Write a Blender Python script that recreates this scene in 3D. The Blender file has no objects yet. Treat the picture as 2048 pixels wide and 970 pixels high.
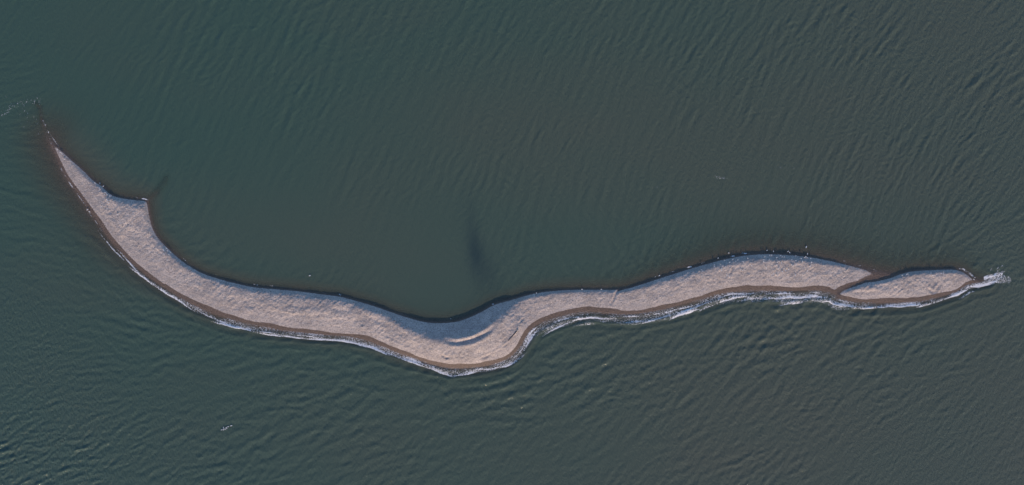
import bpy, bmesh, math, random
import numpy as np
from mathutils import Vector, Matrix

random.seed(7)
rng = np.random.default_rng(11)
S = bpy.context.scene
COL = S.collection
M = 0.1                                   # metres per photograph pixel
def wx(px): return (px - 1024.0) * M
def wy(py): return (485.0 - py) * M
def W(pts): return np.array([(wx(p[0]), wy(p[1])) for p in pts], dtype=np.float64)

# ------------------------------------------------------------------ camera, sky, sun, exposure
SUN_EL, SUN_AZ = math.radians(19.0), math.radians(174.0)     # azimuth clockwise from +Y (top of the picture)
cam = bpy.data.cameras.new("camera"); camo = bpy.data.objects.new("camera", cam); COL.objects.link(camo)
cam.sensor_width = 36.0; cam.lens = 18.0 / math.tan(math.radians(35.0))
camo.location = (0, 0, 102.4 / math.tan(math.radians(35.0)))
cam.clip_start = 1.0; cam.clip_end = 20000.0
S.camera = camo
world = bpy.data.worlds.new("World"); S.world = world; world.use_nodes = True
wn = world.node_tree; wn.nodes.clear()
sky = wn.nodes.new("ShaderNodeTexSky"); sky.sky_type = 'NISHITA'; sky.sun_disc = False
sky.sun_elevation = SUN_EL; sky.sun_rotation = SUN_AZ; sky.ozone_density = 4.4
bg = wn.nodes.new("ShaderNodeBackground"); bg.inputs[1].default_value = 0.12
wo = wn.nodes.new("ShaderNodeOutputWorld")
wn.links.new(sky.outputs[0], bg.inputs[0]); wn.links.new(bg.outputs[0], wo.inputs[0])
sun = bpy.data.lights.new("sun", 'SUN'); suno = bpy.data.objects.new("sun", sun); COL.objects.link(suno)
sun.energy = 2.35; sun.angle = math.radians(0.5); sun.color = (1.0, 0.71, 0.47)
sd = Vector((math.sin(SUN_AZ) * math.cos(SUN_EL), math.cos(SUN_AZ) * math.cos(SUN_EL), math.sin(SUN_EL)))
suno.rotation_euler = (-sd).to_track_quat('-Z', 'Y').to_euler()
suno.location = sd * 200
S.view_settings.view_transform = 'Standard'; S.view_settings.look = 'None'
S.view_settings.gamma = 1.0; S.view_settings.use_curve_mapping = False
S.view_settings.exposure = 0.70

# ------------------------------------------------------------------ traced shorelines (photo pixels, at the water's level)
NORTH = [(97.5,277),(105,281),(116,292),(133,308),(148.5,323),(167,339),(186,359),(204,371),(226,390),(257,396),(285,399),(295.5,401),
 (297,412),(302,440),(309,461),(322,480),(342,500),(363,519),(385,534),(410,547),(441,557),(475,566),(510,573),(555,577),(601,581),
 (641,586.6),(678,591),(709,599),(743,609),(787,624),(824,636),(848.5,642),(876,644.5),(910,642),(935,634.6),(963,622),(988,608),
 (1025,598),(1059,588),(1100,581),(1148,578),(1198,578),(1244,577.5),(1272,570.6),(1305,560),(1345,547),(1385,534.5),(1424,523.6),
 (1467,513.4),(1498,508.8),(1535,507),(1578,508.8),(1622,513.4),(1662,520.5),(1699,529),(1727,535),(1746,541),(1768,544.5),(1788,547)]
CHANNEL = [(1800,547),(1782,554.5),(1764,559),(1749,562),(1729,564),(1714,570),(1697,575.5),(1681,582),(1672,590)]
SOUTH = [(1665,588),(1656,584.6),(1622,581.5),(1578,582),(1535,581.5),(1498,581.5),(1461,584.6),(1430,590.8),(1402,598.5),(1368,609),
 (1331,618.6),(1291,626),(1254,629),(1216,627),(1185,623.5),(1155,625.7),(1124,632.5),(1093,642),(1070,653),(1056,667),(1048,681),
 (1040,695),(1022,713.5),(997,726),(966,732.6),(935,735.7),(901,735.7),(867,729),(833,718),(802,708),(768,695),(734,682),(697,674),
 (647,670),(601,665.5),(548,658),(499,648.5),(462,639),(428,628.5),(385,610),(342,585),(305,560),(271,532.5),(243,505),(218,477),
 (196,444),(175,416),(155,386),(133,357),(121,332.5),(111,311),(102,292),(97.5,277)]
ISLET_N = [(1671,591),(1681,582),(1697,575.5),(1714,570),(1729,564),(1749,562),(1764,559),(1782,554),(1800,547),(1822,541.5),(1846,539.5),
 (1883,538),(1914,538.5),(1932,546),(1945,555),(1957,559),(1974,561)]
ISLET_S = [(1974,561),(1957,566),(1933,571),(1914,584),(1883,592.5),(1852,600.5),(1815,604.7),(1772,605.6),(1725,604.7),(1688,600.5),(1671,594),(1671,591)]
CREST = [(101,283,.05),(116,296,.22),(150,330,.38),(185,364,.5),(205,380,.62),(226,401,.85),(246,420,1.0),(268,427,1.0),(283,421,.92),(289,418,.88),
 (291,434,.82),(297,464,.78),(316,492,.74),(346,519,.70),(385,544,.68),(430,567,.8),(480,580,.9),(540,592,.98),(600,600,1.0),(660,607,1.0),
 (700,613,1.0),(750,628,1.1),(800,652,1.3),(840,670,1.5),(880,682,1.65),(915,682,1.7),(950,671,1.75),(985,650,1.75),(1008,630,1.45),
 (1018,616,1.05),(1035,605,.8),(1060,595,.72),(1100,587,.52),(1150,584,.44),(1200,584,.44),(1244,584,.48),(1272,580,.56),(1310,570,.68),
 (1350,559,.76),(1400,546,.84),(1450,533,.9),(1500,524,.92),(1550,522,.92),(1600,523,.86),(1650,531,.62),(1690,536,.4),(1715,540,.26),(1745,543,.10),(1787,548,.04)]
ISLET_CREST = [(1674,590,.1),(1700,580,.42),(1730,571,.55),(1760,567,.6),(1800,554,.66),(1850,546,.66),(1900,545,.55),(1928,551,.35),(1948,560,.12),(1970,561.5,.04)]

def smooth_line(pts, step=4.0):
    """Catmull-Rom through the traced points, resampled"""
    P = np.array(pts, dtype=np.float64); out = []
    n = len(P)
    for i in range(n - 1):
        p0, p1, p2, p3 = P[max(i-1,0)], P[i], P[i+1], P[min(i+2,n-1)]
        k = max(1, int(np.hypot(*(p2[:2]-p1[:2])) / step))
        for j in range(k):
            t = j / k
            out.append(.5*((2*p1)+(-p0+p2)*t+(2*p0-5*p1+4*p2-p3)*t*t+(-p0+3*p1-3*p2+p3)*t**3))
    out.append(P[-1])
    return np.array(out)
def to_world(A):
    B = np.array(A, dtype=np.float64); B[:,0] = (B[:,0]-1024)*M; B[:,1] = (485-B[:,1])*M; return B

nN = to_world(smooth_line(NORTH, 9)); nS = to_world(smooth_line(CHANNEL + SOUTH, 9)); nS_sea = to_world(smooth_line(SOUTH, 9))
iN = to_world(smooth_line(ISLET_N, 9)); iS = to_world(smooth_line(ISLET_S, 9))
nC = to_world(smooth_line(CREST, 9)); iC = to_world(smooth_line(ISLET_CREST, 9))
nC[:, 2] *= np.interp(nC[:, 0]/M + 1024, [0, 790, 870, 1015, 1060, 2100], [.58, .62, .95, .95, .74, .74]); iC[:, 2] *= .75
MAIN_POLY = np.vstack([nN, nS]); ISLET_POLY = np.vstack([iN, iS])
SEA_SHORE = np.vstack([nS_sea[::-1], iS[::-1], to_world([(1990,557),(2016,560)])])       # west to east, the surf side

def dist_line(X, Y, L, val=None, closed=False):
    """distance of points to a polyline and the value carried by the nearest point of it"""
    A = L[:-1, :2]; B = L[1:, :2]
    best = np.full(X.shape, 1e9, np.float32); bv = np.zeros(X.shape, np.float32)
    X = X.astype(np.float32); Y = Y.astype(np.float32)
    for i in range(len(A)):
        ax, ay = A[i]; ex, ey = B[i] - A[i]; ll = ex*ex + ey*ey
        if ll < 1e-9: continue
        t = np.clip(((X-ax)*ex + (Y-ay)*ey) / ll, 0, 1)
        d = (X-ax-t*ex)**2 + (Y-ay-t*ey)**2
        m = d < best
        best[m] = d[m]
        if val is not None: bv[m] = (val[i] + t*(val[i+1]-val[i]))[m]
    return np.sqrt(best), bv
def inside(X, Y, P):
    r = np.zeros(X.shape, bool); n = len(P)
    for i in range(n):
        x0, y0 = P[i,:2]; x1, y1 = P[(i+1) % n,:2]
        if y0 == y1: continue
        r ^= ((y0 > Y) != (y1 > Y)) & (X < (x1-x0)*(Y-y0)/(y1-y0) + x0)
    return r
def smooth(e0, e1, x):
    t = np.clip((x-e0)/(e1-e0), 0, 1); return t*t*(3-2*t)
def vnoise(x, y, seed):
    """value noise in -1..1"""
    xi = np.floor(x).astype(np.int64); yi = np.floor(y).astype(np.int64)
    fx = x-xi; fy = y-yi; fx = fx*fx*(3-2*fx); fy = fy*fy*(3-2*fy)
    def h(a, b):
        n = (a*374761393 + b*668265263 + seed*974634777) & 0xffffffff
        n = ((n ^ (n >> 13))*1274126177) & 0xffffffff
        return ((n ^ (n >> 16)) & 0xffff)/32767.5 - 1.0
    return (h(xi,yi)*(1-fx)+h(xi+1,yi)*fx)*(1-fy) + (h(xi,yi+1)*(1-fx)+h(xi+1,yi+1)*fx)*fy
def fbm(x, y, seed, octs=4, gain=.5):
    r = 0; a = 1; t = 0
    for o in range(octs):
        r = r + a*vnoise(x*2**o + 17.3*o, y*2**o - 9.1*o, seed+o); t += a; a *= gain
    return r/t
def blur(Z, k, n=2):
    for _ in range(n):
        for ax in (0, 1):
            p = np.pad(Z, [(k,k) if a == ax else (0,0) for a in (0,1)], mode='edge')
            c = np.cumsum(p, axis=ax, dtype=np.float64)
            c = np.concatenate([np.zeros_like(np.take(c,[0],ax)), c], axis=ax)
            w = 2*k+1; N = Z.shape[ax]
            Z = (np.take(c, range(w, w+N), ax) - np.take(c, range(0, N), ax))/w
    return Z

# ------------------------------------------------------------------ object helpers
def tag(o, label=None, cat=None, group=None, kind=None):
    if label: o["label"] = label
    if cat: o["category"] = cat
    if group: o["group"] = group
    if kind: o["kind"] = kind
    return o
def grid_object(name, X, Y, Z, cellmask, attrs, mat, extra=None):
    """a height field as one mesh: only the cells of the mask are kept"""
    ny, nx = X.shape
    idx = np.arange(nx*ny).reshape(ny, nx)
    q = np.stack([idx[:-1,:-1], idx[:-1,1:], idx[1:,1:], idx[1:,:-1]], -1)[cellmask]
    used = np.zeros(nx*ny, bool); used[q.ravel()] = True
    remap = np.cumsum(used) - 1
    co = np.stack([X.ravel()[used], Y.ravel()[used], Z.ravel()[used]], -1).astype(np.float32)
    q = remap[q]
    at = {k: v.ravel()[used].astype(np.float32) for k, v in attrs.items()}
    if extra is not None:
        eco, eq, eat = extra
        q = np.vstack([q, eq + len(co)]); co = np.vstack([co, eco])
        at = {k: np.concatenate([v, np.full(len(eco), eat[k], np.float32)]) for k, v in at.items()}
    me = bpy.data.meshes.new(name)
    me.vertices.add(len(co)); me.vertices.foreach_set("co", co.ravel())
    me.loops.add(q.size); me.loops.foreach_set("vertex_index", q.ravel().astype(np.int32))
    me.polygons.add(len(q)); me.polygons.foreach_set("loop_start", np.arange(0, q.size, 4, dtype=np.int32))
    me.polygons.foreach_set("loop_total", np.full(len(q), 4, np.int32))
    me.update(calc_edges=True)
    me.polygons.foreach_set("use_smooth", np.ones(len(q), bool))
    for k, v in at.items():
        a = me.attributes.new(k, 'FLOAT', 'POINT'); a.data.foreach_set("value", v)
    me.materials.append(mat)
    o = bpy.data.objects.new(name, me); COL.objects.link(o)
    return o

class NT:
    """a little shorthand for node trees"""
    def __init__(s, name):
        s.m = bpy.data.materials.new(name); s.m.use_nodes = True; s.t = s.m.node_tree; s.t.nodes.clear()
        s.out = s.t.nodes.new("ShaderNodeOutputMaterial")
    def n(s, ty, **kw):
        nd = s.t.nodes.new(ty)
        for k, v in kw.items():
            if k.startswith("i_"): nd.inputs[k[2:].replace("_", " ")].default_value = v
            else: setattr(nd, k, v)
        return nd
    def l(s, a, b): s.t.links.new(a, b)
    def attr(s, name): return s.n("ShaderNodeAttribute", attribute_name=name).outputs["Fac"]
    def math(s, op, a, b=None, clamp=False):
        nd = s.n("ShaderNodeMath", operation=op, use_clamp=clamp)
        for i, v in enumerate((a, b)):
            if v is None: continue
            if isinstance(v, (int, float)): nd.inputs[i].default_value = v
            else: s.l(v, nd.inputs[i])
        return nd.outputs[0]
    def mix(s, f, a, b):
        nd = s.n("ShaderNodeMix", data_type='RGBA')
        for i, v in ((0, f), (6, a), (7, b)):
            if isinstance(v, (int, float)): nd.inputs[i].default_value = v
            elif isinstance(v, tuple): nd.inputs[i].default_value = (*v, 1)
            else: s.l(v, nd.inputs[i])
        return nd.outputs[2]
    def pos(s, scale=(1,1,1), rot=(0,0,0)):
        g = s.n("ShaderNodeNewGeometry"); mp = s.n("ShaderNodeMapping")
        mp.inputs["Scale"].default_value = scale; mp.inputs["Rotation"].default_value = rot
        s.l(g.outputs["Position"], mp.inputs["Vector"]); return mp.outputs[0]
    def noise(s, vec, scale, detail=3, rough=.55):
        nd = s.n("ShaderNodeTexNoise"); nd.inputs["Scale"].default_value = scale
        nd.inputs["Detail"].default_value = detail; nd.inputs["Roughness"].default_value = rough
        s.l(vec, nd.inputs["Vector"]); return nd.outputs["Fac"]
    def ramp(s, f, lo, hi):
        nd = s.n("ShaderNodeMapRange"); nd.interpolation_type = 'SMOOTHSTEP'
        for k, v in (("From Min", lo), ("From Max", hi)):
            if isinstance(v, (int, float)): nd.inputs[k].default_value = v
            else: s.l(v, nd.inputs[k])
        s.l(f, nd.inputs["Value"]); return nd.outputs[0]

# ------------------------------------------------------------------ materials
def shingle_material():
    t = NT("shingle")
    p = t.pos()
    pale, grey, stone = (.53,.45,.398), (.40,.342,.308), (.17,.15,.145)
    big = t.noise(p, .35, 4); mid = t.noise(p, 2.2, 4); fine = t.noise(p, 4.6, 4, .72)
    c = t.mix(t.ramp(big, .35, .68), pale, grey)
    c = t.mix(t.math('MULTIPLY', t.ramp(mid, .45, .72), .45), c, grey)
    c = t.mix(t.math('MULTIPLY', t.ramp(fine, .50, .66), .85), c, stone)
    c = t.mix(t.math('MULTIPLY', t.ramp(fine, .46, .32), .8), c, (.70,.64,.60))
    c = t.mix(t.math('MULTIPLY', t.attr("tide"), .42), c, (.30,.262,.245))
    wet = t.attr("wet")
    wcol = t.mix(t.ramp(fine, .35, .65), (.178,.130,.104), (.095,.071,.058))
    wf = t.ramp(t.math('ADD', wet, t.math('MULTIPLY', t.math('SUBTRACT', mid, .5), .5)), .3, .7)
    c = t.mix(wf, c, wcol)
    b = t.n("ShaderNodeBsdfPrincipled"); t.l(c, b.inputs["Base Color"])
    r = t.math('SUBTRACT', .95, t.math('MULTIPLY', wf, .35)); t.l(r, b.inputs["Roughness"])
    b.inputs["Specular IOR Level"].default_value = .25
    bp = t.n("ShaderNodeBump"); bp.inputs["Strength"].default_value = .8; bp.inputs["Distance"].default_value = .16
    h = t.math('ADD', t.math('MULTIPLY', t.noise(p, 3.2, 5, .65), 1.0), t.math('MULTIPLY', fine, .35))
    t.l(h, bp.inputs["Height"]); t.l(bp.outputs[0], b.inputs["Normal"])
    t.l(b.outputs[0], t.out.inputs[0]); return t.m
def water_material():
    t = NT("turbid_sea_water")
    depth, silt, weed = t.attr("depth"), t.attr("silt"), t.attr("weed")
    c = t.mix(silt, (.056,.103,.081), (.092,.107,.082))
    c = t.mix(weed, c, (.034,.058,.060))
    p = t.pos()
    bp = t.n("ShaderNodeBump"); bp.inputs["Strength"].default_value = 1.0; bp.inputs["Distance"].default_value = .22
    r1 = t.noise(t.pos((1,.5,1), (0,0,math.radians(-55))), 2.6, 4, .6); r2 = t.noise(p, 6.0, 2, .6)
    h = t.math('MULTIPLY', t.math('ADD', r1, t.math('MULTIPLY', r2, .25)), t.attr("chop"))
    t.l(h, bp.inputs["Height"])
    b = t.n("ShaderNodeBsdfPrincipled"); t.l(c, b.inputs["Base Color"])
    b.inputs["Roughness"].default_value = .12; b.inputs["IOR"].default_value = 1.33
    t.l(bp.outputs[0], b.inputs["Normal"])
    # cloudy water hides the bottom with depth
    a = t.math('SUBTRACT', 1.0, t.math('POWER', 2.718, t.math('MULTIPLY', depth, -6.5)), True)
    t.l(t.math('MAXIMUM', a, .12), b.inputs["Alpha"])
    t.l(b.outputs[0], t.out.inputs[0]); return t.m
def foam_material():
    t = NT("sea_foam")
    p = t.pos(); f = t.attr("foam")
    v = t.n("ShaderNodeTexVoronoi"); v.feature = 'DISTANCE_TO_EDGE'; v.inputs["Scale"].default_value = 2.6
    nz = t.n("ShaderNodeTexNoise"); nz.inputs["Scale"].default_value = 1.6; nz.inputs["Detail"].default_value = 3
    t.l(p, nz.inputs["Vector"])
    vm = t.n("ShaderNodeVectorMath", operation='MULTIPLY_ADD'); t.l(nz.outputs["Color"], vm.inputs[0]); vm.inputs[1].default_value = (.9,.9,0); t.l(p, vm.inputs[2])
    t.l(vm.outputs[0], v.inputs["Vector"])
    lace = t.ramp(v.outputs["Distance"], .16, .0)
    n = t.noise(p, 4.2, 5, .7)
    m = t.math('ADD', t.math('MULTIPLY', lace, .24), t.math('MULTIPLY', n, .85))
    lo = t.math('SUBTRACT', 1.0, f)
    a = t.ramp(m, t.math('SUBTRACT', lo, .24), t.math('ADD', lo, .24))
    a = t.math('MULTIPLY', a, .95)
    b = t.n("ShaderNodeBsdfPrincipled"); b.inputs["Base Color"].default_value = (.82,.82,.83,1)
    b.inputs["Roughness"].default_value = .8; b.inputs["Specular IOR Level"].default_value = .2
    t.l(a, b.inputs["Alpha"])
    bp = t.n("ShaderNodeBump"); bp.inputs["Strength"].default_value = .6; bp.inputs["Distance"].default_value = .08
    t.l(n, bp.inputs["Height"]); t.l(bp.outputs[0], b.inputs["Normal"])
    t.l(b.outputs[0], t.out.inputs[0]); return t.m
def plain(name, col, rough=.8, spots=None, scale=20):
    t = NT(name); b = t.n("ShaderNodeBsdfPrincipled")
    c = t.mix(t.ramp(t.noise(t.pos(), scale, 3), .4, .65), col, spots or tuple(x*.8 for x in col))
    t.l(c, b.inputs["Base Color"]); b.inputs["Roughness"].default_value = rough
    t.l(b.outputs[0], t.out.inputs[0]); return t.m
MAT_SHINGLE, MAT_WATER, MAT_FOAM = shingle_material(), water_material(), foam_material()

# ------------------------------------------------------------------ the spit and its islet: one height field, two meshes
def depth_slope(X, Y, sw):
    """how fast the bottom falls away from the shore (metres per metre); sw is 1 on the surf side"""
    px = X/M + 1024
    ks = np.interp(px, [0, 180, 300, 2100], [.05, .055, .12, .13])
    kn = np.interp(px, [0, 250, 320, 1150, 1300, 1450, 1700, 1850, 2000, 2100], [.15, .15, .17, .15, .075, .05, .05, .07, .11, .13])
    return kn + (ks-kn)*sw
def bank_height(X, Y, N_line, S_line, C_line, poly):
    ins = inside(X, Y, poly)
    zc_poly = np.vstack([N_line[:, :2], C_line[::-1, :2]])
    north = inside(X, Y, zc_poly)
    Z = np.full(X.shape, -9.0); dn = np.full(X.shape, 99.); ds = np.full(X.shape, 99.)
    x, y = X[ins], Y[ins]
    a, _ = dist_line(x, y, N_line); b, _ = dist_line(x, y, S_line); c, zc = dist_line(x, y, C_line, C_line[:, 2])
    tn = a/(a+c+1e-4); ts = b/(b+c+1e-4)
    soft = np.interp(x/M + 1024, [0, 200, 300, 780, 860, 1040, 1120, 2100], [.8, .8, .8, .8, .3, .3, .7, .5])
    fn = tn*(1-soft) + soft*(1-np.power(1-tn, 1.9)); fs = .55*np.power(ts, .8) + .45*(1-np.power(1-ts, 2))
    z = zc*np.where(north[ins], fn*smooth(-.3, .8, a), fs)
    Z[ins] = z; dn[ins] = a; ds[ins] = b
    return ins, Z, dn, ds
G = 0.13
gx = np.arange(wx(-20), wx(2060), G); gy = np.arange(wy(790), wy(180), G)
X, Y = np.meshgrid(gx, gy)
PX, PY = X/M + 1024, 485 - Y/M
inA, zA, dnA, dsA = bank_height(X, Y, nN, nS, nC, MAIN_POLY)
inB, zB, dnB, dsB = bank_height(X, Y, iN, iS, iC, ISLET_POLY)
land = inA | inB
dA, _ = dist_line(X, Y, np.vstack([MAIN_POLY, MAIN_POLY[:1]])); dB, _ = dist_line(X, Y, np.vstack([ISLET_POLY, ISLET_POLY[:1]]))
d_out = np.minimum(dA, dB)
dsea, xsea = dist_line(X, Y, SEA_SHORE, SEA_SHORE[:, 0]/M + 1024)
south = smooth(2.5, .0, dsea - d_out)
# drowned bars: the tail of the west tip, the spur, and the tail past the islet
BARS = [([(97,277),(88,255),(82,235),(80,214),(72,207)], .6, -.03, .03), ([(296,400),(308,389),(318,380),(326,368),(332,356)], .85, .03, .12), ([(1974,561),(1996,558),(2012,560)], .6, .05, .15)]
seabed = -d_out*depth_slope(X, Y, south) - .03
seabed = np.where(d_out > 5, np.minimum(seabed, -.06*d_out), seabed)
for pts, wdt, dep0, dep1 in BARS:
    L = to_world(pts); dd, t = dist_line(X, Y, L, np.linspace(dep0, dep1, len(L)))
    seabed = np.maximum(seabed, -t - (dd/wdt)**2*.20 - .05*(1+fbm(X*.9, Y*.9, 41, 3)))
Z = np.where(land, np.maximum(zA, zB), seabed)
TR = to_world(smooth_line([(893,680),(915,683),(940,679),(962,670),(980,659),(990,648)], 6))
dt, tt = dist_line(X, Y, TR, np.sin(np.linspace(0.15, math.pi-.15, len(TR))))
Z = blur(Z, 2, 2)
Z = np.where(land, Z - .40*tt*np.exp(-(dt/.42)**2) + .14*tt*np.exp(-((dt-.8)/.4)**2), Z)
for gl, gd, gw in (([(1246,578),(1233,584),(1229,592),(1226,600),(1221,607)], .16, .22), ([(1463,534),(1460,545),(1458,556)], .12, .18), ([(1049,634),(1042,642),(1036,648)], .10, .2),
                   ([(1016,684),(1009,691),(1003,694)], .10, .2), ([(960,716),(972,712),(982,707)], .10, .22), ([(884,708),(893,714),(903,714)], .12, .22), ([(1880,566),(1874,575),(1870,582)], .12, .25), ([(1856,578),(1866,585),(1872,583)], .12, .25)):
    L = to_world(smooth_line(gl, 4)); dg, tg = dist_line(X, Y, L, np.sin(np.linspace(.3, math.pi-.2, len(L))))
    Z = np.where(land, Z - gd*tg*np.exp(-(dg/gw)**2) + .5*gd*tg*np.exp(-((dg-2*gw)/gw)**2), Z)
# relief of the shingle: cusps, humps, small scarps along the contours
ds_all = np.minimum(dsA, dsB); dn_all = np.minimum(dnA, dnB)
inner = smooth(.6, 2.0, np.minimum(ds_all, 99)) * smooth(.2, .8, dn_all)
u = xsea*M
hollow = np.exp(-((PX-925)/85)**4)*np.exp(-((PY-655)/42)**4)
rel = .07*fbm(X*.35, Y*.35, 3, 3) + .080*fbm(X*2.2, Y*2.2, 5, 3)
rot = X*math.cos(.75) + Y*math.sin(.75); rov = -X*math.sin(.75) + Y*math.cos(.75)
rel += .065*fbm(rot*.8, rov*2.4, 9, 3)
rel += .11*smooth(.0, .8, fbm(u*.22, ds_all*.75, 21, 2))
rel *= 1 - .7*hollow
Z = np.where(land, Z + inner*rel*np.clip(Z*np.where(PX > 1660, 3.4, 2.2), .15, 1.0), Z)
runup = .80 + .32*fbm(u*.22, u*0+1, 33, 3) + .08*np.sin(u*.35)
wet = smooth(.26, -.22, ds_all - runup*np.where(PX < 330, .85, np.where(PX > 1660, 1.0, 1.12)))
wet = np.where(inB & (dsB > 90), 0, wet)
wet = np.maximum(wet, smooth(.12, .03, Z)); wet = np.maximum(wet, smooth(.34, .05, dn_all)*.8)
wet = np.where(land, wet, 1.0)
tide = .75*smooth(.05, .55, fbm(u*.07, ds_all*1.0, 171, 3)) + .6*np.exp(-((ds_all-2.1-.5*fbm(u*.12, u*0, 173, 3))/.13)**2)*smooth(-.1,.3,fbm(u*.3, ds_all*.6, 175, 2))
tide = np.clip(tide, 0, 1)*smooth(.4, 1.5, ds_all)
keep = (d_out < 14) | land
cell = keep[:-1,:-1] & keep[1:,1:] & keep[:-1,1:] & keep[1:,:-1]
isl = (inB | ((dB < dA - .0) & ~inA & (PX > 1668)))[:-1,:-1]
spit = grid_object("shingle_spit", X, Y, Z, cell & ~isl, {"wet": wet, "tide": tide}, MAT_SHINGLE)
tag(spit, "long winding pale shingle spit with a brown wet edge along the surf", "spit", kind="structure")
islet = grid_object("shingle_islet", X, Y, Z, cell & isl, {"wet": wet, "tide": tide}, MAT_SHINGLE)
tag(islet, "small low shingle islet just past the east end of the long spit", "islet", kind="structure")
TX0, TY0, TZ = gx[0], gy[0], Z
def sample(A, x0, y0, g, x, y):
    fx = np.clip((np.asarray(x)-x0)/g, 0, A.shape[1]-1.001); fy = np.clip((np.asarray(y)-y0)/g, 0, A.shape[0]-1.001)
    i = fx.astype(int); j = fy.astype(int); fx = fx-i; fy = fy-j
    return (A[j,i]*(1-fx)+A[j,i+1]*fx)*(1-fy) + (A[j+1,i]*(1-fx)+A[j+1,i+1]*fx)*fy
def ground(x, y): return float(sample(TZ, TX0, TY0, G, x, y))

# the seabed beyond the banks
me = bpy.data.meshes.new("seabed")
R = 7000.0
me.from_pydata([(-R,-R,-2.6),(R,-R,-2.6),(R,R,-2.6),(-R,R,-2.6)], [], [(0,1,2,3)])
a = me.attributes.new("wet", 'FLOAT', 'POINT'); a.data.foreach_set("value", np.ones(4, np.float32))
me.materials.append(MAT_SHINGLE)
tag(bpy.data.objects.new("seabed", me), "muddy seabed under the green sea", "seabed", kind="structure")
COL.objects.link(bpy.data.objects["seabed"])

# ------------------------------------------------------------------ the sea: waves that turn with the shore
#        px,  py, crest angle, wavelength, height
FIELD = [(100,60,58,1.6,.35),(400,60,63,2.1,.42),(400,300,75,1.8,.22),(800,60,68,2.3,.55),(620,180,68,2.2,.42),(800,300,72,1.8,.36),(850,550,86,1.5,.12),(560,450,80,1.6,.14),
 (1200,60,70,1.9,.62),(1200,300,79,1.8,.52),(1150,500,96,1.7,.28),(1500,100,67,1.7,.75),(1500,300,75,1.6,.66),(1500,450,86,1.5,.42),
 (1850,60,57,1.6,1.0),(1850,250,62,1.5,.92),(1800,430,78,1.4,.75),(2000,100,50,1.5,1.1),(2020,350,55,1.3,1.0),(2020,500,25,1.1,.9),
 (1900,660,42,1.8,.72),(1700,690,36,1.9,.75),(1900,850,48,1.4,.8),(1500,690,33,2.1,.8),(1500,900,48,1.9,.66),(1200,720,26,2.2,.8),(1200,900,45,2.1,.55),
 (950,800,20,2.3,.75),(900,930,40,1.9,.55),(700,740,14,2.3,.75),(600,900,35,2.1,.55),(480,710,10,2.2,.7),(350,690,4,2.0,.6),(300,900,32,1.5,.85),(100,900,28,1.35,1.7),
 (40,700,22,1.25,1.4),(250,620,-22,1.9,.6),(160,520,-30,1.7,.5),(60,450,-8,1.6,.42),(60,330,-10,1.5,.36),(30,200,5,1.3,.4),(140,200,70,1.3,.2)]
H = 0.21
wxs = np.arange(-126, 126 + H/2, H); wys = np.arange(-78, 78 + H/2, H)
WX, WY = np.meshgrid(wxs, wys)
F = np.array(FIELD); FXY = np.stack([wx(F[:,0]), wy(F[:,1])], 1)
def field(x, y):
    w = 1.0/(((x[:,None]-FXY[None,:,0])**2 + (y[:,None]-FXY[None,:,1])**2) + 25.0)**1.6
    w /= w.sum(1, keepdims=True)
    a2 = np.radians(F[:,2]*2)
    return .5*np.arctan2(w@np.sin(a2), w@np.cos(a2)), w@F[:,3], w@F[:,4]
waves = np.zeros(WX.shape, np.float32)
NA, NP = 36, 8
LAM = [.75, .95, 1.2, 1.5, 1.85, 2.3, 2.8]
KERN = {}
def kernel(ia, ip, il):
    k = (ia, ip, il)
    if k not in KERN:
        lam = LAM[il]; su = 1.25*lam; sv = .55*lam
        r = int(2.4*su/H); g = np.arange(-r, r+1)*H
        kx, ky = np.meshgrid(g, g); an = math.pi*ia/NA
        uu = kx*math.cos(an)+ky*math.sin(an); vv = -kx*math.sin(an)+ky*math.cos(an)
        K = np.exp(-.5*((uu/su)**2+(vv/sv)**2))*np.cos(2*math.pi*vv/lam + 2*math.pi*ip/NP)
        KERN[k] = (K.astype(np.float32), r)
    return KERN[k]
def splat(n, lam_scale, spread, amp):
    xs = rng.uniform(-126, 126, n); ys = rng.uniform(-78, 78, n)
    an, la, he = field(xs, ys)
    an = an + rng.normal(0, spread, n)*np.where(ys < 0, 1.9, 1.0); la = la*lam_scale*np.where(ys < -8, .86, 1.0)*np.exp(rng.normal(0, .26, n))
    ia = np.round(an/math.pi*NA).astype(int) % NA; ip = rng.integers(0, NP, n)
    il = np.abs(np.log(la)[:,None]-np.log(np.array(LAM))[None]).argmin(1)
    cx = np.round((xs+126)/H).astype(int); cy = np.round((ys+78)/H).astype(int)
    sg = amp*he*rng.choice([.5, 1.0, 1.6], n)*np.clip(1 + 1.1*fbm(xs*.045, ys*.07, 151, 3), .3, 1.5)
    ny, nx = waves.shape
    for k in range(n):
        K, r = kernel(ia[k], ip[k], il[k])
        x0, x1, y0, y1 = cx[k]-r, cx[k]+r+1, cy[k]-r, cy[k]+r+1
        a0, a1, b0, b1 = max(x0,0), min(x1,nx), max(y0,0), min(y1,ny)
        if a0 >= a1 or b0 >= b1: continue
        waves[b0:b1, a0:a1] += sg[k]*LAM[il[k]]*K[b0-y0:b1-y0, a0-x0:a1-x0]
splat(44000, 1.0, .18, .0080)
splat(53000, .52, .50, .0096)
WPX, WPY = WX/M+1024, 485-WY/M
wl_land = inside(WX, WY, MAIN_POLY) | inside(WX, WY, ISLET_POLY)
dM, _ = dist_line(WX, WY, np.vstack([MAIN_POLY, MAIN_POLY[:1]])); dI, _ = dist_line(WX, WY, np.vstack([ISLET_POLY, ISLET_POLY[:1]]))
dsh = np.minimum(dM, dI); dss, xss = dist_line(WX, WY, SEA_SHORE, SEA_SHORE[:, 0]/M+1024)
surf_side = dss <= dsh + .01
sgn = np.where(wl_land, -dsh, dsh)
waves = waves + .8*waves*waves
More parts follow.
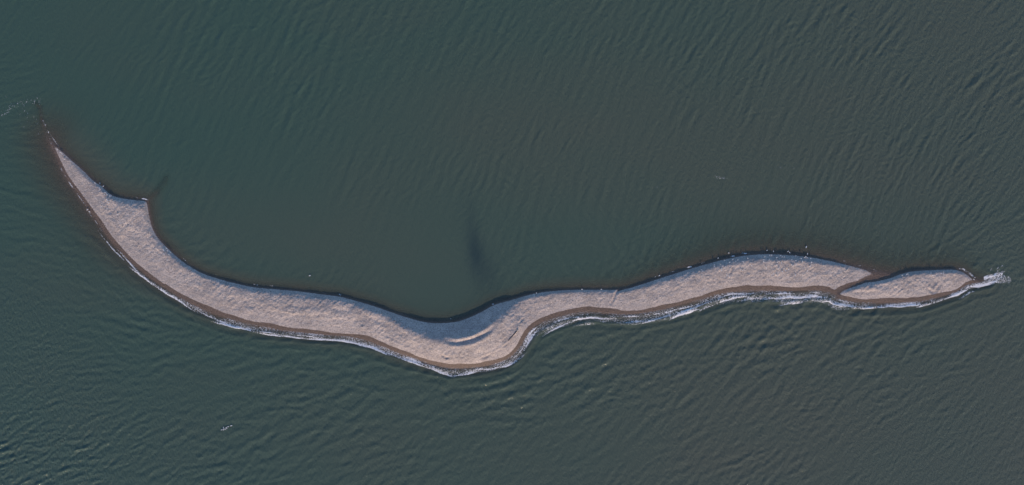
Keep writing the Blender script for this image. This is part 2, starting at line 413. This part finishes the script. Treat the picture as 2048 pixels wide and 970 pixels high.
calm = np.where(surf_side, smooth(-.5, 2.2, sgn), smooth(.0, 3.5, sgn))
surf_amp = np.interp(xss, [90,200,300,450,900,1050,1300,1600,1960,2020], [.05,.25,.5,.8,1,1,1,.9,1,.8])
ph = sgn*2*math.pi/1.55 + 2.2*fbm(xss*.012, sgn*.35, 51, 3) + xss*.020
shore_wave = np.where(surf_side, surf_amp*.105*np.exp(-((sgn-1.9)/1.7)**2)*np.power(.5+.5*np.sin(ph), 2.2), 0)
edge = smooth(126, 116, np.abs(WX))*smooth(78, 66, np.abs(WY))
WZ = (waves*calm + shore_wave)*edge
tz = sample(TZ, TX0, TY0, G, WX, WY)
depth = np.where((WX > TX0) & (WX < gx[-1]) & (WY > TY0) & (WY < gy[-1]) & (dsh < 13), WZ - tz, 2.5)
depth = np.clip(depth, 0.0, 3.0)
silt = np.clip(.45 + .36*(WX/100) + .36*fbm(WX*.022, WY*.045, 61, 4) + .16*np.clip(-WY/40, -1, 1), 0, 1)
silt = np.maximum(silt, np.exp(-(np.clip(sgn,0,None)/np.interp(WPX, [0,220,330,2100], [5.5,5,2.6,2.6]))**2))
def blob(cx, cy, rx, ry, an):
    a_ = math.radians(an); dx = WX-wx(cx); dy = WY-wy(cy)
    return np.exp(-(((dx*math.cos(a_)+dy*math.sin(a_))/rx)**2 + ((-dx*math.sin(a_)+dy*math.cos(a_))/ry)**2))
weed = np.clip(.85*(.72*blob(950,505,5.5,1.5,97) + .5*blob(968,535,4.5,2.4,110) + .25*blob(940,440,5,1.6,95))*(1+.5*fbm(WX*.5, WY*.2, 71, 3)), 0, .85)
chop = np.clip(field(WX[::4,::4].ravel(), WY[::4,::4].ravel())[2].reshape(WX[::4,::4].shape), .1, 1.3)
chop = sample(chop, wxs[0], wys[0], H*4, WX, WY)*smooth(-.2, 2.5, sgn)
wkeep = sgn > -2.0
wcell = wkeep[:-1,:-1] | wkeep[1:,1:]
B0x, B1x, B0y, B1y = wxs[0], wxs[-1], wys[0], wys[-1]
eco = np.array([(-R,-R,0),(R,-R,0),(R,R,0),(-R,R,0),(B0x,B0y,0),(B1x,B0y,0),(B1x,B1y,0),(B0x,B1y,0)], np.float32)
eq = np.array([(0,1,5,4),(1,2,6,5),(2,3,7,6),(3,0,4,7)])
sea = grid_object("sea_water", WX, WY, WZ, wcell, {"depth": depth, "silt": silt, "weed": weed, "chop": chop}, MAT_WATER,
                  (eco, eq, {"depth": 2.5, "silt": .45, "weed": 0, "chop": .8}))
tag(sea, "rippled grey green sea all round the shingle spit", "sea", kind="structure")

# ------------------------------------------------------------------ surf foam along the seaward shore
fg = 0.1
fx = np.arange(wx(-10), wx(2050), fg); fy = np.arange(wy(770), wy(190), fg)
FX, FY = np.meshgrid(fx, fy)
near = sample(np.where(wl_land, -dsh, dsh), wxs[0], wys[0], H, FX, FY)
dss_f = sample(dss, wxs[0], wys[0], H, FX, FY)
rows = (near > -1.2) & (near < 5.0)
fd = np.full(FX.shape, 99., np.float32); fxn = np.zeros(FX.shape, np.float32)
a, b = dist_line(FX[rows], FY[rows], SEA_SHORE, SEA_SHORE[:, 0]/M+1024); fd[rows] = a; fxn[rows] = b
fland = np.zeros(FX.shape, bool); fland[rows] = inside(FX[rows], FY[rows], MAIN_POLY) | inside(FX[rows], FY[rows], ISLET_POLY)
sd_ = np.where(fland, -fd, fd)
on_surf = (fd <= np.abs(near) + .25)
foam = np.zeros(FX.shape)
#           x0,  x1, offset0, offset1, tail, strength
FRONTS = [(200,262,.95,.60,.16,.62),(232,300,.25,.75,.25,.62),(262,330,1.05,.60,.30,.82),(288,410,.45,.95,.40,.72),(380,470,.5,1.15,.5,.75),
 (425,520,1.45,1.25,.45,.88),(470,600,.9,.95,.35,.78),(505,640,1.35,.95,.28,.92),(560,660,.45,.55,.3,.6),(610,700,1.05,.9,.22,.85),(618,745,.75,1.25,.5,.85),
 (700,800,1.2,.95,.55,.95),(755,870,.75,1.1,.6,.95),(800,880,.5,.45,.4,.8),(850,912,.6,1.9,.7,.98),(900,962,1.75,.85,.6,.9),(935,1015,.55,.95,.45,.82),
 (992,1041,.95,1.75,.9,1.1),(1000,1052,.45,.7,.4,.75),(1036,1066,.9,1.3,.8,.75),(1040,1075,.5,.5,.4,.7),(1052,1110,.75,1.75,.45,.8),(1070,1140,2.4,1.65,.35,.95),
 (1085,1180,.5,1.0,.4,.66),(1120,1240,1.6,.95,.28,.9),(1128,1205,2.6,2.4,.8,.42),(1190,1260,1.6,2.0,.7,.5),(1235,1300,.55,.6,.4,.8),(1245,1300,1.7,1.4,.4,.78),
 (1280,1345,2.0,1.1,.5,.92),(1295,1420,.6,.8,.35,.78),(1330,1400,2.2,1.7,.7,.85),(1335,1440,1.3,.9,.4,.8),(1385,1470,2.3,1.3,.6,.88),(1410,1520,.5,.6,.4,.75),
 (1445,1500,1.5,1.1,.6,.8),(1470,1530,2.0,1.5,.5,.85),(1500,1560,1.9,1.5,.5,.92),(1515,1600,.55,.65,.5,.66),(1540,1640,1.6,1.2,.5,.92),(1555,1612,2.9,2.3,.9,.62),
 (1600,1680,1.1,1.0,.4,.85),(1610,1672,.4,.5,.3,.7),(1640,1700,2.1,1.2,.7,.92),(1664,1740,1.15,1.05,.6,1.0),(1665,1720,.35,.4,.3,.7),(1700,1780,1.5,.8,.6,.95),
 (1755,1850,.85,.65,.5,.95),(1760,1842,.3,.35,.3,.7),(1830,1915,1.3,.45,.6,1.05),(1880,1935,.6,.75,.5,1.0),(1905,1950,1.5,1.5,.3,.6),(1925,1990,.5,.9,.6,1.02),(1950,2008,.9,.6,.45,.85)]
for k, (x0, x1, o0, o1, tail, st) in enumerate(FRONTS):
    t = np.clip((fxn-x0)/(x1-x0), 0, 1)
    m = on_surf & (fxn > x0) & (fxn < x1)
    if not m.any(): continue
    tm = t[m]; off = o0 + (o1-o0)*tm + .22*fbm(fxn[m]*.045, fxn[m]*0 + k, 80+k, 3)
    e = np.power(np.clip(np.sin(tm*math.pi), 0, 1), .45)
    q = off - sd_[m]
    v = st*e*np.where(q > 0, np.exp(-q/(tail*(.5+.8*e))), np.exp(-(q/.10)**2))
    v = np.maximum(v, 1.15*st*e*np.exp(-((q-.05)/.085)**2)*smooth(-.35,.2,fbm(fxn[m]*.10, fxn[m]*0+k, 190+k, 2)))     # the crisp breaking line
    foam[m] = np.maximum(foam[m], v)
wide = np.interp(fxn, [90,200,300,450,600,900,1040,1080,1300,1450,1680,1720,1950,2000], [.0,.3,.6,1.1,.8,1.2,1.3,2.4,2.3,2.5,2.6,1.1,.9,.7])
lace = np.where(on_surf, smooth(1.15, .75, sd_/np.maximum(wide, .05))*.46*(.75+.5*fbm(fxn*.03, sd_*.8, 140, 3)), 0)*smooth(205, 420, fxn)
foam *= np.clip(  .82 + .75*fbm(fxn*.035, sd_*.5, 160, 3), .35, 1.08)
foam = np.maximum(foam, .85*lace*smooth(.05,.5,wide)); foam *= smooth(-.28, -.02, sd_)
def streak(x0, y0, x1, y1, wdt, st, seed=0):
    """a short line of foam, frayed"""
    L = to_world([(x0,y0),(x1,y1)]); cx, cy = L.mean(0); rr = np.hypot(*(L[1]-L[0])) + 3
    m = (np.abs(FX-cx) < rr) & (np.abs(FY-cy) < rr)
    d, t = dist_line(FX[m], FY[m], L, np.array([0., 1.]))
    v = st*np.exp(-(d/wdt)**2)*(.35+.65*np.sin(math.pi*np.clip(t,.03,.97)))*(.85+.4*fbm(FX[m]*1.3, FY[m]*1.3, 90+seed, 2))
    foam[m] = np.maximum(foam[m], v)
for i, s_ in enumerate([(538,570.5,548,572,.13,.8),(505,568,520,571,.1,.6),(676,588,684,590,.16,.92),(640,584,655,586.5,.1,.55),(365,516,374,523,.13,.75),(271,395,280,397,.1,.6),(283,396.5,296,399.5,.15,.88),
    (1371,535,1385,533,.14,.85),(1398,528,1412,524.5,.1,.6),(1462,513,1470,511.5,.15,.95),(1481,506,1498,507.5,.14,.85),(1340,545,1352,541,.1,.62),(1305,555,1322,551,.1,.6),(1744,537,1752,541.5,.16,.95),
    (1683,520.5,1692,523,.12,.7),(1715,530,1724,532,.12,.65),(1922,536,1934,543,.22,.85),(1932,541,1948,554,.25,.75),(1916,536.5,1924,538,.12,.7),(896,638,908,636.5,.1,.6),(800,626,815,631,.09,.5),(740,606,752,610,.09,.5),
    (100,269,118,293,.10,.8),(94,258,101,270,.16,.72),(99,276,104,292,.10,.65),(84,236,94,258,.12,.5),(104,293,112,312,.10,.5),
    (120,334,126,344,.16,.82),(126,345,136,359,.12,.62),(135,360,150,381,.13,.75),(151,383,172,412,.12,.7),(172,415,184,434,.12,.72),(186,436,198,452,.12,.62),(196,452,206,464,.12,.55)]):
    streak(*s_[:5], s_[5]*.86, seed=i)
for i in range(64):      # the swirl off the west tip: many short curved ripples of foam
    t = random.random(); x = 2 + 80*t; y = 212 - 9*math.sin(t*2.4) + (1-t)**3*20 + random.gauss(0, 3.5)
    ln = random.uniform(3, 8); an = random.uniform(-1.9, -1.2) if t > .75 else random.uniform(-.9, .3)
    streak(x, y, x+ln*math.cos(an), y+ln*math.sin(an), .10, random.uniform(.3, .5), i)
for i in range(110):     # its thin veil
    t = random.random(); x = 82*t; y = 216 - 7*math.sin(t*2.4) + random.gauss(0, 8); an = random.uniform(-1.9, -1.1)
    streak(x, y, x+4*math.cos(an), y+4*math.sin(an), .08, random.uniform(.22, .36), i)
for i in range(26):
    x = random.uniform(40, 96); y = 236 + random.gauss(0, 14) + (x-40)*.25
    streak(x, y, x+random.uniform(-3,3), y+random.uniform(3,7), .09, random.uniform(.35,.52), i)
for i in range(46):      # the burst of surf at the east tip
    x = random.gauss(1994, 10); y = 552 + random.gauss(0, 7) - (x-1994)*.15
    an = random.uniform(-1.2, .6); ln = random.uniform(3, 9)
    streak(x, y, x+ln*math.cos(an), y+ln*math.sin(an), random.uniform(.09,.17), random.uniform(.5,.85), i)
for i in range(14):
    x = random.uniform(1428, 1455); y = 355 + random.gauss(0, 1.5); streak(x, y, x+4, y+random.uniform(-1,1.5), .09, .5, i)
    x = random.uniform(1555, 1600); y = 336 + random.gauss(0, 1.0); streak(x, y, x+4, y, .08, .42, i)
    x = random.uniform(1300, 1315); y = 375 + random.gauss(0, .6); streak(x, y, x+3, y, .08, .4, i)
fz = np.maximum(sample(WZ, wxs[0], wys[0], H, FX, FY), sample(TZ, TX0, TY0, G, FX, FY)) + .012 + .07*np.clip(foam-.35, 0, 1)**1.5
fc = foam > .2
for _ in range(1): fc = fc | np.roll(fc,1,0) | np.roll(fc,-1,0) | np.roll(fc,1,1) | np.roll(fc,-1,1)
fcell = fc[:-1,:-1] & fc[1:,1:] & fc[1:,:-1] & fc[:-1,1:]
fo = grid_object("surf_foam", FX, FY, fz, fcell, {"foam": foam}, MAT_FOAM)
tag(fo, "white lacy surf foam along the seaward side of the spit", "foam", kind="stuff")

# ------------------------------------------------------------------ driftwood log on the bend
MAT_WOOD = plain("weathered_wood", (.12,.09,.075), .9, (.07,.055,.048), 12)
MAT_BLEACHED = plain("bleached_wood", (.62,.58,.54), .9, (.42,.38,.35), 18)
def tube(bm, pts, radii, seg=8):
    rings = []
    for i, p in enumerate(pts):
        p = Vector(p); d = (Vector(pts[min(i+1,len(pts)-1)]) - Vector(pts[max(i-1,0)])).normalized()
        u = d.orthogonal().normalized(); v = d.cross(u)
        rings.append([bm.verts.new(p + radii[i]*(math.cos(2*math.pi*k/seg)*u + math.sin(2*math.pi*k/seg)*v)*random.uniform(.9,1.1)) for k in range(seg)])
    for a, b in zip(rings[:-1], rings[1:]):
        for k in range(seg): bm.faces.new((a[k], a[(k+1)%seg], b[(k+1)%seg], b[k]))
    bm.faces.new(rings[0][::-1]); bm.faces.new(rings[-1])
def link_bm(name, bm, mats, parent=None):
    bmesh.ops.recalc_face_normals(bm, faces=bm.faces)
    me = bpy.data.meshes.new(name); bm.to_mesh(me); bm.free()
    for m in (mats if isinstance(mats, list) else [mats]): me.materials.append(m)
    me.polygons.foreach_set("use_smooth", np.ones(len(me.polygons), bool))
    o = bpy.data.objects.new(name, me); COL.objects.link(o)
    if parent: o.parent = parent
    return o
lx0, ly0, lx1, ly1 = wx(1034.5), wy(660.5), wx(1016.5), wy(680)
log = bpy.data.objects.new("driftwood_log", None); COL.objects.link(log); log.location = (lx0, ly0, ground(lx0, ly0))
tag(log, "dark driftwood log with a bleached root end on the bend of the spit", "driftwood")
pts = []
for i in range(9):
    t = i/8; x = lx0+(lx1-lx0)*t + .05*math.sin(5*t); y = ly0+(ly1-ly0)*t + .06*math.sin(4*t+1)
    pts.append((x-lx0, y-ly0, ground(x, y)-log.location.z + .08*(1-.4*t)))
bm = bmesh.new(); tube(bm, pts, [.10,.10,.095,.09,.085,.08,.07,.055,.03]); link_bm("trunk", bm, MAT_WOOD, log)
for dx, dy, dz, r in ((.34,.02,.22,.07),(.12,.38,.12,.06),(.30,-.28,.06,.06),(-.22,.30,.14,.05),(.05,.10,.42,.06)):
    bm = bmesh.new(); tube(bm, [(0,0,.08),(dx*.55,dy*.5,.08+dz*.7),(dx,dy,.08+dz)], [r*1.5,r,r*.5], 7)
    link_bm("root", bm, MAT_BLEACHED if dz > .1 else MAT_WOOD, log)

# ------------------------------------------------------------------ seabirds
MAT_WHITE = plain("white_plumage", (.82,.82,.82), .8, (.74,.74,.75), 30)
MAT_GREY = plain("pale_grey_plumage", (.55,.56,.58), .8, (.48,.49,.51), 30)
MAT_ORANGE = plain("orange_bill", (.55,.20,.05), .5)
MAT_DARK = plain("dark_wing_tip", (.03,.03,.035), .7)
def bird_mesh(floating):
    bm = bmesh.new()
    def body(pts, mat, seg=10):
        n0 = len(bm.faces); rings = []
        for x, z, ry, rz in pts:
            rings.append([bm.verts.new((x, ry*math.cos(2*math.pi*k/seg), z + rz*math.sin(2*math.pi*k/seg))) for k in range(seg)])
        for a, b in zip(rings[:-1], rings[1:]):
            for k in range(seg): bm.faces.new((a[k], a[(k+1)%seg], b[(k+1)%seg], b[k]))
        bm.faces.new(rings[0]); bm.faces.new(rings[-1])
        bm.faces.ensure_lookup_table()
        for f in bm.faces[n0:]: f.material_index = mat
    z0 = .02 if floating else .11
    # one skin from tail to breast, up the neck, round the head
    body([(-.20,z0+.075,.022,.006),(-.15,z0+.072,.035,.014),(-.09,z0+.062,.058,.038),(-.02,z0+.056,.074,.056),(.05,z0+.060,.072,.056),(.10,z0+.082,.052,.046),
          (.125,z0+.115,.036,.036),(.145,z0+.140,.035,.033),(.170,z0+.143,.030,.028),(.188,z0+.140,.014,.014)], 0)
    body([(.185,z0+.138,.009,.008),(.21,z0+.134,.007,.006),(.235,z0+.128,.002,.002)], 2, 6)
    for s in (-1, 1):       # folded wings, shoulder to crossing tips
        n0 = len(bm.faces)
        sec = [(.075,.055,.022,.040),(.02,.068,.024,.048),(-.06,.060,.022,.042),(-.13,.036,.014,.022),(-.19,.016,.008,.010),(-.25,.004,.003,.004)]
        rings = []
        for x, yc, ry, rz in sec:
            rings.append([bm.verts.new((x, s*(yc + ry*math.cos(2*math.pi*k/6)), z0+.082 + .35*rz*math.sin(2*math.pi*k/6)+ .012)) for k in range(6)])
        for a, b in zip(rings[:-1], rings[1:]):
            for k in range(6): bm.faces.new((a[k], a[(k+1)%6], b[(k+1)%6], b[k]))
        bm.faces.new(rings[0]); bm.faces.new(rings[-1]); bm.faces.ensure_lookup_table()
        for i, f in enumerate(bm.faces[n0:]): f.material_index = 3 if i >= 24 else 1
    if not floating:
        for s in (-1, 1):
            n0 = len(bm.faces)
            tube(bm, [(0,s*.025,z0+.02),(.006,s*.026,.05),(0,s*.026,.008)], [.007,.006,.006], 5)
            tube(bm, [(-.01,s*.026,.006),(.04,s*.032,.005)], [.006,.012], 5)
            bm.faces.ensure_lookup_table()
            for f in bm.faces[n0:]: f.material_index = 2
    bmesh.ops.recalc_face_normals(bm, faces=bm.faces)
    me = bpy.data.meshes.new("floating_seabird" if floating else "standing_seabird"); bm.to_mesh(me); bm.free()
    for m in (MAT_WHITE, MAT_GREY, MAT_ORANGE, MAT_DARK): me.materials.append(m)
    me.polygons.foreach_set("use_smooth", np.ones(len(me.polygons), bool)); return me
STAND, FLOAT = bird_mesh(False), bird_mesh(True)
def bird(px, py, label, group=None, floating=None, size=1.0):
    x, y = wx(px), wy(py); g = ground(x, y)
    if floating is None: floating = g < -.04
    if floating: z = float(sample(WZ, wxs[0], wys[0], H, x, y)) - .03
    else: z = max(g, .0)
    o = bpy.data.objects.new("seabird", FLOAT if floating else STAND); COL.objects.link(o)
    # aim through the height of the bank so the bird stands where it is seen
    k = 1 - z/camo.location.z; o.location = (x*k, y*k, z if floating else max(ground(x*k, y*k), 0.0) - .006)
    o.rotation_euler = (0, 0, random.gauss(math.radians(200), .9)); s_ = .88*size*random.uniform(.9, 1.1); o.scale = (s_, s_, s_)
    tag(o, label, "bird", group)
# the line of seven on the open sea below the western half of the spit
G7 = "seven seabirds floating in a line"
for px, py, lb in [(463,851,"white seabird floating at the upper right end of the line of seven on the sea"),
  (456.6,853,"white seabird second from the right in the line of seven on the sea"),
  (453.5,855.5,"white seabird third from the right in the line of seven on the sea"),
  (451,857.7,"white seabird fourth from the right in the line of seven on the sea"),
  (447.8,858.8,"white seabird floating next to the lower left end of the line of seven"),
  (447.4,855,"white seabird floating just above the line of the other six on the sea"),
  (444,859.3,"white seabird floating at the lower left end of the line of seven on the sea")]:
    bird(px, py, lb, G7, True, 1.15)
bird(620,551,"lone white seabird floating on the calm lagoon north of the spit's western half",None,True,1.2)
bird(1612,494,"lone white seabird floating off the north bank above the eastern flock",None,True,1.35)
bird(986,608,"white seabird at the waterline on the inner bend, beside the blue shaded bank",None,False,1.2)
bird(1072.7,586,"white seabird by the north waterline just east of the bend",None,False)
bird(1318.6,551,"white seabird in the shallows at the western end of the eastern bank",None,True)
for px, lb in ((1164,"western one of two white seabirds on the narrow neck's north waterline"),(1202.6,"eastern one of two white seabirds on the narrow neck's north waterline")):
    bird(px, 578.5, lb, "two seabirds on the narrow neck", False)
for px, py, lb in ((1946.7,558.7,"white seabird at the islet's east tip, lower of the pair"),(1948.6,555,"white seabird at the islet's east tip, upper of the pair")):
    bird(px, py, lb, "pair of seabirds at the islet tip", False)
for px, py in [(1804,550.5),(1812,549),(1815,548)]:
    bird(px, py, "white seabird in the western trio on the islet's north bank", "seabirds on the islet, west trio", False)
for px, py in [(1859,549.6),(1864.5,550.5),(1861,546)]:
    bird(px, py, "white seabird in the middle trio on the islet's north bank", "seabirds on the islet, middle trio", False)
for px, py in [(1881.6,546.5),(1886,547.5),(1886,544)]:
    bird(px, py, "white seabird in the eastern trio on the islet's north bank", "seabirds on the islet, east trio", False)
for px, py in [(116,298.5),(122,305),(125,308),(130,318.6)]:
    bird(px, py, "white seabird on the dry shingle at the spit's western tip", "seabirds at the west tip", False)
for px, py, lb in ((176,419.6,"white seabird by the western surf edge, upper of the two"),(180.3,423.5,"white seabird by the western surf edge, lower of the two")):
    bird(px, py, lb, "two seabirds by the western surf", False, 1.1)
for px, py in [(328,500),(334,497),(335.6,501.6),(341.8,504.7),(329,508),(338.7,509),(335.6,520)]:
    bird(px, py, "white seabird on the inner bank below the western spur", "seabirds below the western spur", False)
for px, py, lb in ((200.4,367,"white seabird in the water off the western bank, left of the two"),(207,372.4,"white seabird in the water off the western bank, right of the two")):
    bird(px, py, lb, "two seabirds in the water off the western flock", True)
for px, py in [(191,366),(200,376),(200.8,379.8),(209,385.4),(212.8,386),(209.7,389),(214.7,389.7),(220.8,390.5),(223,391.5),(220.8,393.5)]:
    bird(px, py, "white seabird in the western flock, close to the shaded north waterline", "seabirds of the western flock by the water", False)
for px, py in [(215,399.6),(217,400.8),(215,404),(218.4,405.8),(204,413),(215,417.5),(236,428.7),(221,401)]:
    bird(px, py, "white seabird in the western flock, up on the dry shingle", "seabirds of the western flock on the dry shingle", False)
for px, py in [(1436,516),(1457,506),(1533.7,500.6),(1546.4,502.4),(1575.7,502.8),(1579,505.3),(1614.5,507.7)]:
    bird(px, py, "white seabird floating in the shallows just off the eastern flock's bank", "seabirds floating off the eastern bank", True, 1.1)
for px, py in [(1539,510.5),(1542.7,510.5),(1560.6,511),(1529,513.7),(1553,515.2),(1563.7,513.6),(1567.8,513.9),(1591,511.5),(1602,516.8),(1609,515),
               (1613.6,515.5),(1620.7,516.5),(1611,513),(1449,520.5),(1465,519),(1475,519.7),(1495,516.6)]:
    bird(px, py, "white seabird of the eastern flock on the blue shaded strip by the waterline", "seabirds of the eastern flock on the shaded strip", False)
for px, py in [(1583,519.5),(1591,521),(1604.6,523),(1622,524.5),(1557.5,522.6),(1562,525.7),(1552.6,529.6),(1554,524.5),(1558,535.6),(1556,537.8),(1532,535.6),
               (1567.5,537.5),(1570.5,541),(1577,539),(1582.7,529.4),(1591,528.8),(1587,530.6),(1585,532),(1613.9,541.8),(1619,533),(1620.7,532),(1545.8,547),
               (1542.7,549.8),(1553.8,550.4),(1526.6,519.5),(1537.7,519.5),(1564,543),(1590,549.8),(1527,523)]:
    bird(px, py, "white seabird of the eastern flock's dense eastern half on sunlit shingle", "seabirds of the eastern flock, eastern half", False)
for px, py in [(1459,524.6),(1428,529.6),(1428.6,532.7),(1440.6,528.6),(1403,539),(1405,542),(1485,522.8),(1487,523.9),(1503,531),(1443,537.6),(1445.6,532.7),(1442,541),
               (1481,539.5),(1485,540.7),(1453.6,550.6),(1459,553),(1403.5,553),(1471,523)]:
    bird(px, py, "white seabird of the eastern flock's sparse western half on sunlit shingle", "seabirds of the eastern flock, western half", False)

# ------------------------------------------------------------------ small groups: say which one of the row each bird is
ORD = "first second third fourth fifth sixth seventh eighth ninth tenth".split()
rows_ = {}
for o in COL.objects:
    if o.get("group"): rows_.setdefault(o["label"], []).append(o)
for lb, os_ in rows_.items():
    if 2 <= len(os_) <= 10:
        for i, o in enumerate(sorted(os_, key=lambda b: b.location.x)):
            o["label"] = lb + ", " + (ORD[i] + " from the left" if i < len(os_)-1 else "last to the right")
